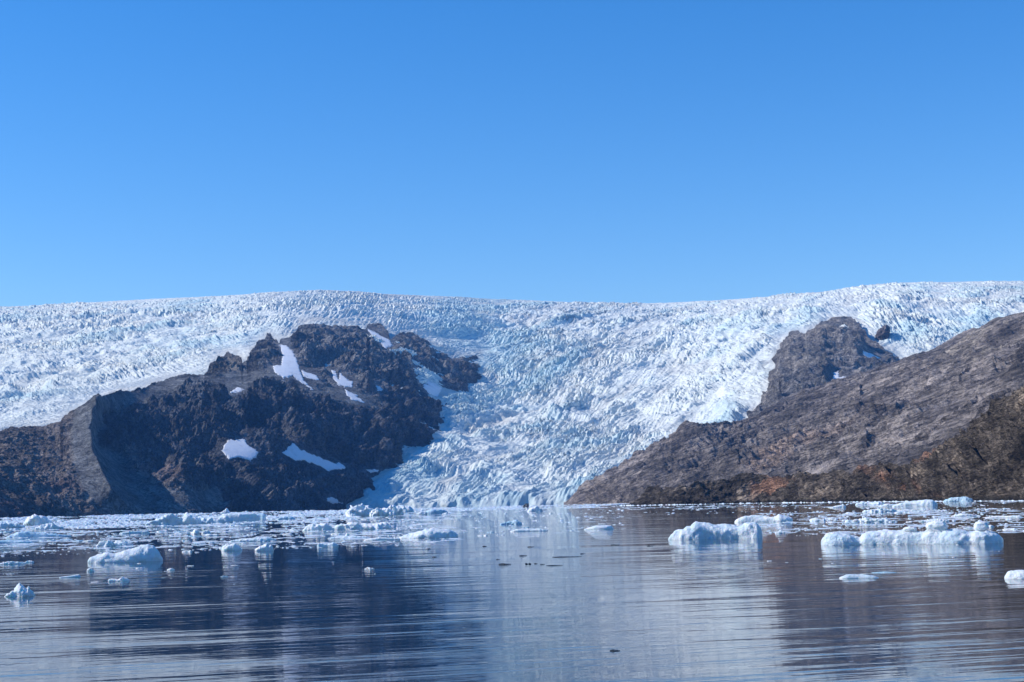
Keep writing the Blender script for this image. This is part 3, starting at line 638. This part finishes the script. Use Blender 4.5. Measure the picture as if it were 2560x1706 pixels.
HERO = [
 # x0, x1, base y, profile (fraction, px), label, material
 (2062, 2492, 1356, [(0, 20), (.03, 34), (.07, 33), (.16, 28), (.22, 18), (.26, 34), (.33, 36), (.45, 35), (.55, 30), (.62, 34), (.75, 36), (.82, 28), (.88, 34), (.96, 30), (1, 16)], 'largest iceberg, long low blue and white, right of centre', None, dict(ns=170, nt=72, rough=.075, dep=.30, box=.45)),
 (1672, 1904, 1346, [(0, 3), (.07, 22), (.16, 26), (.24, 34), (.3, 43), (.37, 41), (.5, 34), (.65, 34), (.74, 30), (.86, 40), (.94, 44), (1, 36)], 'pale blue iceberg with a jagged top, left of the largest one', None, dict(ns=130, nt=64, rough=.07, dep=.4)),
 (226, 402, 1400, [(0, 6), (.04, 20), (.12, 24), (.25, 26), (.37, 24), (.5, 32), (.65, 38), (.8, 48), (.87, 44), (.95, 26), (1, 10)], 'smooth grey-white iceberg rising to a point at its right, left foreground', None, dict(ns=90, nt=48, rough=.05, dep=.4, box=.8)),
 (1838, 1980, 1304, [(0, 4), (.06, 12), (.2, 18), (.38, 19), (.5, 16), (.6, 14), (.7, 14), (.76, 22), (.88, 16), (.97, 15), (1, 8)], 'flat white iceberg with a small hump at its right end, behind the jagged one', M_bergwhite, dict(rough=.06, dep=.4)),
 (996, 1146, 1344, [(0, 3), (.2, 14), (.4, 24), (.6, 30), (.72, 26), (.85, 26), (1, 8)], 'broad translucent iceberg sloping up from the left, left of centre', M_berg, dict(rough=.09, dep=.5, box=.8)),
 (758, 978, 1324, [(0, 5), (.08, 18), (.2, 18), (.26, 20), (.35, 10), (.42, 12), (.55, 20), (.65, 14), (.8, 14), (.93, 20), (1, 6)], 'long low ridge of lumpy white ice, in front of the snout icebergs', M_bergwhite, dict(rough=.16, dep=.25, ns=100)),
 (368, 500, 1312, [(0, 8), (.15, 20), (.35, 30), (.5, 34), (.65, 26), (.72, 36), (.85, 28), (1, 20)], 'knobbly pale iceberg with two rounded heads, on the left far edge', M_berg, dict(rough=.14, dep=.3, ns=90)),
 (490, 580, 1308, [(0, 10), (.3, 20), (.6, 18), (.8, 24), (1, 16)], 'low bluish ice between the two-headed iceberg and the slab', M_berg, dict(rough=.12, dep=.35)),
 (552, 646, 1304, [(0, 22), (.1, 25), (.5, 25), (.9, 24), (1, 23)], 'slab-sided tabular iceberg left, with a sheer pale wall', M_berg, dict(rough=.03, dep=.35, box=.25)),
 (643, 664, 1302, [(0, 22), (.5, 22), (1, 19)], 'small sheer deep blue ice block at the slab right end', M_bergblue, dict(rough=.03, dep=.9, box=.3)),
 (552, 574, 1284, [(0, 3), (.3, 8), (.6, 15), (.8, 12), (1, 2)], 'little white ice tooth peeking over the slab iceberg', M_bergwhite, dict(rough=.12, dep=.9)),
 (694, 738, 1300, [(0, 6), (.4, 12), (.8, 10), (1, 5)], 'dull blue rounded ice just right of the slab', M_bergblue, dict(rough=.08)),
 (62, 130, 1312, [(0, 4), (.15, 24), (.4, 32), (.6, 28), (1, 10)], 'pale iceberg with a bright left face at the far left shore', M_bergwhite, dict(rough=.12, dep=.5)),
 (90, 146, 1322, [(0, 5), (.3, 14), (.7, 18), (1, 6)], 'low pale blue ice in front of the bright-faced far left iceberg', M_berg, dict(rough=.12)),
 (0, 60, 1318, [(0, 14), (.3, 16), (.7, 12), (1, 5)], 'pale ice cut by the left picture edge, near the shore', M_berg, dict(rough=.12)),
 (22, 172, 1340, [(0, 4), (.1, 10), (.2, 18), (.35, 18), (.5, 14), (.7, 8), (1, 3)], 'blue drawn-out floe, second row from the left shore', M_bergblue, dict(rough=.08, dep=.3)),
 (-30, 80, 1355, [(0, 8), (.5, 11), (.8, 8), (1, 2)], 'dull blue floe cut by the left edge, below the drawn-out one', M_bergblue, dict(rough=.06, dep=.4)),
 (15, 84, 1478, [(0, 3), (.15, 12), (.35, 20), (.48, 36), (.6, 28), (.7, 20), (.75, 26), (.85, 12), (1, 2)], 'pointed little iceberg alone in the left foreground', M_berg, dict(rough=.12, dep=.6)),
 (555, 605, 1374, [(0, 10), (.1, 16), (.4, 18), (.6, 21), (.8, 13), (1, 4)], 'rounded white ice lump, left of the fanged one', M_bergwhite, dict(rough=.08, dep=.6)),
 (640, 682, 1375, [(0, 7), (.3, 14), (.6, 22), (.7, 15), (.85, 20), (1, 4)], 'small white ice lump with a fang on its right', M_bergwhite, dict(rough=.14, dep=.6)),
 (793, 846, 1366, [(0, 10), (.1, 13), (.5, 10), (.75, 14), (1, 6)], 'low boxy ice lump in open water, centre left', M_berg, dict(rough=.06, dep=.5, box=.35)),
 (862, 873, 1343, [(0, 3), (.5, 14), (1, 3)], 'tiny white upright ice tooth, left of the translucent iceberg', M_bergwhite, dict(rough=.1, dep=1)),
 (1460, 1534, 1323, [(0, 2), (.2, 7), (.4, 12), (.9, 12), (1, 6)], 'lone flat-topped white floe at the centre', M_bergwhite, dict(rough=.04, dep=.4, box=.5)),
 (1318, 1356, 1279, [(0, 3), (.3, 10), (.6, 16), (.85, 12), (1, 4)], 'bright white iceberg in front of the glacier front', M_bergwhite, dict(rough=.08, dep=.6)),
 (1250, 1305, 1311, [(0, 3), (.4, 9), (.75, 14), (1, 5)], 'grey-blue low floe with a white tip, before the glacier', M_bergblue, dict(rough=.1, dep=.4)),
 (1275, 1370, 1328, [(0, 3), (.2, 8), (.5, 9), (.8, 8), (1, 3)], 'thin grey floe right of centre line, in the brash', M_berg, dict(rough=.08, dep=.3)),
 (1106, 1126, 1286, [(0, 3), (.5, 6), (1, 2)], 'small white chip right of the deep blue snout block', M_bergwhite, dict()),
 (1064, 1120, 1286, [(0, 12), (.3, 15), (.7, 15), (1, 9)], 'deep blue block of ice at the snout foot', M_bergblue, dict(rough=.05, dep=.4, box=.35)),
 (1040, 1068, 1287, [(0, 3), (.5, 10), (1, 8)], 'white wedge against the deep blue snout block', M_bergwhite, dict(rough=.1)),
 (866, 935, 1291, [(0, 18), (.25, 34), (.55, 38), (.8, 28), (1, 16)], 'heaped white iceberg at the left foot of the snout', M_bergwhite, dict(rough=.2, dep=.5, ns=90)),
 (925, 980, 1291, [(0, 16), (.4, 24), (.7, 26), (1, 18)], 'middle heap of white ice under the snout', M_bergwhite, dict(rough=.22, dep=.5)),
 (968, 1008, 1289, [(0, 20), (.4, 32), (.7, 24), (1, 10)], 'tall white ice heap beside the rounded snout berg', M_bergwhite, dict(rough=.16, dep=.6)),
 (980, 1035, 1281, [(0, 18), (.4, 22), (.8, 20), (1, 8)], 'rounded white iceberg at the right end of the heaps', M_bergwhite, dict(rough=.08, dep=.5)),
 (2234, 2340, 1266, [(0, 6), (.2, 12), (.6, 19), (.9, 20), (1, 10)], 'blue-white wedge iceberg off the rocky shore at right', M_berg, dict(rough=.06, dep=.35)),
 (2360, 2430, 1254, [(0, 3), (.3, 13), (.6, 13), (.75, 15), (1, 4)], 'turquoise iceberg touching the right shore', M_bergblue, dict(rough=.12, dep=.4)),
 (2140, 2210, 1262, [(0, 5), (.25, 11), (.5, 8), (.8, 11), (1, 4)], 'small pale iceberg left of the wedge by the shore', M_berg, dict(rough=.12, dep=.4)),
 (2198, 2245, 1265, [(0, 3), (.4, 8), (.8, 6), (1, 4)], 'low ice joining the wedge iceberg on its left', M_berg, dict(rough=.1)),
 (2072, 2114, 1269, [(0, 1), (.5, 6), (.85, 10), (1, 6)], 'tiny slanting floe alone off the right shore', M_bergwhite, dict(rough=.06)),
 (2158, 2240, 1279, [(0, 3), (.3, 10), (.6, 12), (.9, 8), (1, 2)], 'spiky low floe below the wedge iceberg', M_berg, dict(rough=.25, dep=.3)),
 (2240, 2290, 1277, [(0, 3), (.5, 6), (1, 3)], 'thin white floe right of the spiky one', M_bergwhite, dict(rough=.1)),
 (2105, 2240, 1304, [(0, 2), (.2, 6), (.45, 18), (.6, 12), (.8, 10), (1, 2)], 'long frosty floe with a low peak, above the largest iceberg', M_berg, dict(rough=.3, dep=.3)),
 (2380, 2440, 1288, [(0, 2), (.4, 9), (.8, 5), (1, 2)], 'small white hump far right, above the largest iceberg', M_bergwhite, dict(rough=.15)),
 (2465, 2552, 1291, [(0, 2), (.3, 5), (.9, 6), (1, 2)], 'thin white strip of ice at the far right', M_bergwhite, dict(rough=.12, dep=.3)),
 (2300, 2370, 1302, [(0, 3), (.4, 9), (.7, 10), (1, 3)], 'frosty rubble floe behind the largest iceberg', M_berg, dict(rough=.3)),
 (2515, 2600, 1433, [(0, 10), (.1, 20), (.4, 24), (1, 18)], 'smooth rounded ice lump cut by the right picture edge', M_berg, dict(rough=.03, dep=.5, box=.8)),
 (2100, 2194, 1438, [(0, 3), (.2, 11), (.6, 11), (.85, 7), (1, 2)], 'lone flat grey floe low in the open water at right', M_berg, dict(rough=.03, dep=.5, box=.8)),
 (2180, 2240, 1424, [(0, 1), (.5, 3), (1, 1)], 'barely afloat sliver behind the lone flat grey floe', M_bergblue, dict(rough=.03, dep=.5)),
 (150, 200, 1435, [(0, 2), (.6, 5), (.9, 8), (1, 4)], 'slim tilted ice slice in the left foreground', M_berg, dict(rough=.06)),
 (272, 322, 1445, [(0, 5), (.2, 9), (.5, 5), (.65, 13), (1, 4)], 'translucent little floe with a nub, left foreground', M_bergwhite, dict(rough=.15)),
 (64, 84, 1399, [(0, 3), (.5, 6), (1, 3)], 'faint small floe left of the pointed-right iceberg', M_berg, dict(rough=.1)),
 (2, 62, 1403, [(0, 4), (.4, 9), (1, 4)], 'low grey floe at the left edge above the lone pointed berg', M_berg, dict(rough=.15, dep=.3)),
 (418, 436, 1420, [(0, 3), (.5, 6), (1, 3)], 'bright speck of ice right below the smooth iceberg', M_bergwhite, dict(rough=.1)),
 (218, 234, 1421, [(0, 5), (.4, 9), (1, 3)], 'small ice bit just under the smooth iceberg left end', M_berg, dict(rough=.1)),
 (912, 936, 1421, [(0, 3), (.4, 7), (1, 2)], 'white crumb of ice alone in the dark reflection', M_bergwhite, dict(rough=.3)),
 (245, 330, 1362, [(0, 4), (.3, 18), (.5, 12), (.8, 10), (1, 3)], 'frosty spiked floe behind the smooth iceberg', M_berg, dict(rough=.3, dep=.35)),
 (300, 372, 1332, [(0, 3), (.4, 8), (.9, 9), (1, 4)], 'flat grey floe in the middle of the left brash', M_berg, dict(rough=.15, dep=.3)),
 (478, 498, 1334, [(0, 4), (.5, 14), (1, 4)], 'small white peak in the left brash', M_bergwhite, dict(rough=.15, dep=.9)),
 (505, 526, 1333, [(0, 6), (.5, 11), (1, 4)], 'second small white peak, right beside the first', M_bergwhite, dict(rough=.15, dep=.9)),
 (575, 690, 1352, [(0, 4), (.4, 9), (.8, 12), (1, 5)], 'broad greyish floe behind the two white lumps', M_berg, dict(rough=.12, dep=.4)),
 (820, 925, 1345, [(0, 3), (.3, 8), (.6, 7), (1, 3)], 'flat floe carrying the tiny tooth', M_berg, dict(rough=.1, dep=.4)),
 (910, 1000, 1349, [(0, 3), (.4, 8), (1, 5)], 'pale floe against the translucent iceberg left side', M_bergwhite, dict(rough=.08, dep=.35)),
 (1500, 1590, 1262, [(0, 2), (.4, 4), (1, 2)], 'thin ice line before the far shore tip', M_bergwhite, dict(rough=.2, dep=.2)),
]
big_k = None
for x0, x1, yb, prof, label, mat, kw in HERO:
    o, k = berg(x0, x1, yb, prof, label, mat, **kw)
    if x0 == 2062: big, big_k = o, k
# pieces lying on the largest iceberg: white left block and boulders of ice
def on_berg(fx, zpx, wpx, hpx, label, seed, ypx=-25):
    k = big_k; th, ph = np.meshgrid(np.linspace(0, math.pi, 24), np.linspace(0, 2 * math.pi, 36))
    D = np.stack([np.sin(th) * np.cos(ph), np.sin(th) * np.sin(ph), np.cos(th)], -1)
    Q = np.sign(D) * np.abs(D) ** .8 * np.array([wpx * k / 2, wpx * k * .4, hpx * k / 2]) * (1 + .22 * fbm(D * 10, 7, 3, seed, 'ridge'))[..., None]
    me = raw_mesh('ice_boulder', Q.reshape(-1, 3), grid_quads(*Q.shape[:2]), M_bergwhite)
    o = link('ice_boulder', me); M = big.rotation_euler.to_matrix() @ Vector(((fx - .5) * 430 * k, ypx * k, zpx * k))
    o.location = big.location + M; o.rotation_euler = big.rotation_euler
    tag(o, label, 'ice boulder', 'ice boulders on the largest iceberg')
on_berg(.645, 40, 46, 26, 'larger white ice boulder, left one lying on the largest iceberg', 3)
on_berg(.883, 40, 30, 22, 'smaller round white ice boulder near the right end of the largest iceberg', 5)
on_berg(.50, 35, 30, 12, 'lowest white ice boulder, on the middle of the largest iceberg', 3, -20)
berg(2061, 2160, 1358, [(0, 24), (.08, 33), (.25, 36), (.5, 30), (.75, 22), (.92, 14), (1, 5)], 'bright sunlit white block forming the left head of the largest iceberg', M_bergwhite, rough=.06, dep=.5, box=.4, ns=80, nt=48)

# dark clear growlers and the black lump by the front
DARK = [(1524, 1550, 1619, 8, 'single black tadpole-shaped ice bit alone in the lower foreground'),
        (1246, 1278, 1409, 6, 'longest of the dark ice bits in the central reflection'),
        (1206, 1217, 1365, 4, 'dark ice bit left in the central reflection, upper'),
        (1313, 1320, 1408, 6, 'left of two tiny upright dark bits'), (1321, 1328, 1408, 6, 'right of two tiny upright dark bits'),
        (1527, 1549, 1361, 3, 'dark flat sliver at the right of the central reflection'), (1617, 1633, 1364, 4, 'dark sliver nearest to the jagged iceberg'),
        (1067, 1077, 1371, 4, 'dark speck below the translucent iceberg'), (1318, 1336, 1366, 3, 'dark thin dash in the middle of the reflection'),
        (1450, 1464, 1383, 3, 'dark dash right above the long dark clusters'), (1298, 1318, 1388, 4, 'dark smudge left of the long dark clusters'),
        (1240, 1250, 1397, 3, 'dark crumb above the longest dark bit'), (1350, 1362, 1409, 3, 'dark crumb right of the two upright bits'),
        (1335, 1344, 1407, 3, 'dark crumb nearest to the two upright bits'), (1080, 1092, 1391, 4, 'dark speck at the left of the reflection'),
        (1380, 1455, 1391, 3, 'thin dark streak of clear ice, upper of two'), (1365, 1408, 1412, 3, 'thin dark streak of clear ice, lower of two')]
for x0, x1, yb, h, lab in DARK:
    berg(x0, x1, yb, [(0, h * .4), (.3, h * .6), (.6, h * .35), (1, h * .2)], lab, M_dark, 'ice_bit', 'ice bit', 'dark ice bits in the central reflection', ns=20, nt=12, rough=.1, dep=.5)
berg(1308, 1321, 1268, [(0, 6), (.4, 7), (.6, 11), (1, 5)], 'black rock-dirtied lump at the foot of the glacier front', M_dark, 'ice_lump', 'ice lump', None, ns=24, nt=16, rough=.2, dep=.8)

# brash ice: individuals near, mass of crumbs far
protos = []
for i in range(14):
    L_ = 1.0; h = RNG.uniform(.10, .26)
    pr = [(0, h * .4)] + [(f, h * RNG.uniform(.45, 1.2)) for f in (.15, .3, .45, .6, .75, .9)] + [(1, h * .3)]
    protos.append(berg_mesh('ice_chunk', L_, pr, RNG.uniform(.18, .34), 300 + i * 7, (M_berg, M_bergwhite, M_berg, M_bergblue)[i % 4], ns=22, nt=14, rough=.16))
REG = [
 # x range, y offset range below the horizon, count, width px range, label
 ((0, 420), (26, 72), 60, (8, 34), 'small floe among the dense brash at the left shore'),
 ((420, 780), (38, 100), 66, (7, 36), 'small floe in the frosty brash behind the two white lumps'),
 ((180, 760), (105, 165), 14, (4, 16), 'loose ice crumb drifting on the dark water at left'),
 ((700, 1180), (22, 76), 52, (6, 30), 'small floe between the white ridge and the translucent iceberg'),
 ((1150, 1560), (36, 78), 26, (6, 26), 'small floe before the glacier front at the centre'),
 ((1900, 2560), (38, 92), 56, (6, 40), 'small floe in the brash around the largest iceberg'),
 ((1880, 2560), (110, 170), 10, (6, 18), 'loose ice crumb drifting on the brown water at right'),
]
for (xa, xb), (pa, pb), n, (wa, wb), lab in REG:
    for i in range(n):
        x = RNG.uniform(xa, xb); q = RNG.uniform() ** 1.3; p = lerp(pa, pb, q) if pa < 100 else RNG.uniform(pa, pb)
        w_ = lerp(wa, wb, RNG.uniform() ** 2.2) * (.6 + .4 * p / pb)
        o = link('ice_chunk', protos[int(RNG.integers(14))])
        d = place(o, x, hor(x) + p); k = d / F * w_
        o.scale = (k * 1.25, k * RNG.uniform(1.0, 1.8), k * RNG.uniform(.3, .9)); o.rotation_euler[2] += RNG.uniform(-.5, .5)
        tag(o, lab, 'ice chunk', lab.replace('small floe', 'small floes').replace('loose ice crumb', 'loose ice crumbs'))
def brash(name, zones, seed, label='finely broken brash ice strewn in streaks over the far water', flat=None, deep=1.1, thr=-.05):
    rng = np.random.default_rng(seed)
    # low-poly crumb: jittered octahedral lump
    base = np.array([[1, 0, 0], [.5, .8, 0], [-.5, .8, 0], [-1, 0, 0], [-.5, -.8, 0], [.5, -.8, 0], [.45, .3, 1], [-.4, .35, .9], [-.35, -.4, 1], [.4, -.35, .8]], float)
    tri = np.array([[0,1,6],[1,2,7],[1,7,6],[2,3,7],[3,8,7],[3,4,8],[4,5,9],[4,9,8],[5,0,9],[0,6,9],[6,7,8],[6,8,9]])
    co = []; fc = []; n0 = 0
    for (xa, xb), (pa, pb), n, (wa, wb), bias in zones:
        x = rng.uniform(xa, xb, n); p = pa * (pb / pa) ** (rng.uniform(0, 1, n) ** bias)
        # streaky clustering
        keep = perlin(x / 120, p / 7.0, 0 * x, 5) + .25 * rng.standard_normal(n) > thr
        x, p = x[keep], p[keep]; d = CAMH * F / p; xy = ray(x, hor(x) + p)[:, :2] * d[:, None]
        w_ = lerp(wa, wb, rng.uniform(0, 1, len(x)) ** 3) * d / F * .5
        h_ = w_ * (rng.uniform(.08, .36, len(x)) if flat is None else flat); an = rng.uniform(-.6, .6, len(x))
        B = base[None] * (1 + .35 * rng.standard_normal((len(x), 10, 3)) * np.array([.6, .6, .5]))
        B = B * np.stack([w_, w_ * deep, h_], -1)[:, None]; B[:, :6, 2] = -.12 * h_[:, None]
        c_, s__ = np.cos(an)[:, None], np.sin(an)[:, None]
        Q = np.stack([B[..., 0] * c_ - B[..., 1] * s__ + xy[:, None, 0], B[..., 0] * s__ + B[..., 1] * c_ + xy[:, None, 1], B[..., 2]], -1)
        co.append(Q.reshape(-1, 3)); fc.append((tri[None] + (np.arange(len(x)) * 10)[:, None, None]).reshape(-1, 3) + n0); n0 += len(x) * 10
    o = link(name, raw_mesh(name, np.concatenate(co), np.concatenate(fc), M_berg, smooth=False))
    tag(o, label, 'brash ice', None, 'stuff')
brash('brash_ice', [
    ((-100, 900), (5.0, 34), 15000, (3, 15), .75), ((-100, 1150), (28, 96), 5200, (2.5, 12), 1.0),
    ((850, 1560), (4.5, 14), 2600, (3, 12), 1), ((1100, 1560), (16, 74), 700, (2.5, 12), 1.0),
    ((1540, 2700), (13, 21), 900, (2, 9), .9), ((1900, 2700), (34, 92), 3000, (2.5, 12), 1.0), ((1560, 2700), (20, 34), 350, (2.5, 12), 1.0),
    ((-50, 2600), (95, 200), 60, (1.5, 6), 1.0)], 11)
brash('slush_ice', [((-120, 1150), (5, 92), 4200, (14, 60), .8), ((850, 1560), (5, 14), 500, (12, 50), 1), ((1560, 2700), (15, 24), 350, (12, 50), 1),
    ((1900, 2700), (36, 92), 900, (10, 60), 1), ((1100, 1600), (30, 74), 120, (10, 40), 1)], 23, 'thin flat grey plates of slush ice lying in streaks between the floes', .02, 1.9, .0)
# ice foot: low line of stranded ice along the shore of the rocks
def shore_ice():
    n = 900; rng = np.random.default_rng(3); xs = np.linspace(1540, 2760, n)
    yb = pline(SBOT, xs); r0 = CAMH * F / (yb - hor(xs)) - 14
    h = .12 + 1.3 * np.clip(fbm(np.stack([xs, 0 * xs, 0 * xs], -1), 14, 4, 9, 'ridge', .6) - .35, 0, 1) * (r0 / 1000) 
    d = ray(xs, yb)[:, :2]; rows = []
    for off, f in ((-3, -.3), (-2, .5), (-.6, .95), (1, 1), (3, .8), (6, .2), (8, -.3)):
        j = 1 + .25 * perlin(xs / 5, np.full(n, off * 3.1), 0 * xs, 8); rows.append(np.stack([d[:, 0] * (r0 + off * j), d[:, 1] * (r0 + off * j), h * f * j], -1))
    return np.array(rows)
Q = shore_ice(); me = raw_mesh('shore_ice', Q.reshape(-1, 3), grid_quads(*Q.shape[:2]), M_berg)
tag(link('shore_ice', me), 'thin pale line of stranded ice along the foot of the dark rocky shore', 'shore ice', None, 'stuff')

# ------------------------------------------------------------------ haze
m, t, b = new_mat('haze_air'); t.nodes.remove(b)
pv = node(t, 'ShaderNodeVolumePrincipled'); pv.inputs['Color'].default_value = (.14, .42, 1.0, 1); pv.inputs['Density'].default_value = HAZE_DENSITY
pv.inputs['Anisotropy'].default_value = .0
t.links.new(pv.outputs[0], t.nodes['Material Output'].inputs['Volume'])
hx, y0_, y1_, zb, zt = 12500, -9000, 13500, -320, 1420
v = [(sx * hx, yy, zz) for zz in (zb, zt) for sx, yy in ((-1, y0_), (1, y0_), (1, y1_), (-1, y1_))]
me = bpy.data.meshes.new('haze'); me.from_pydata(v, [], [(3, 2, 1, 0), (4, 5, 6, 7), (0, 1, 5, 4), (1, 2, 6, 5), (2, 3, 7, 6), (3, 0, 4, 7)]); me.materials.append(m)
tag(link('haze', me), kind='stuff')
print('built in', time.time() - T0)
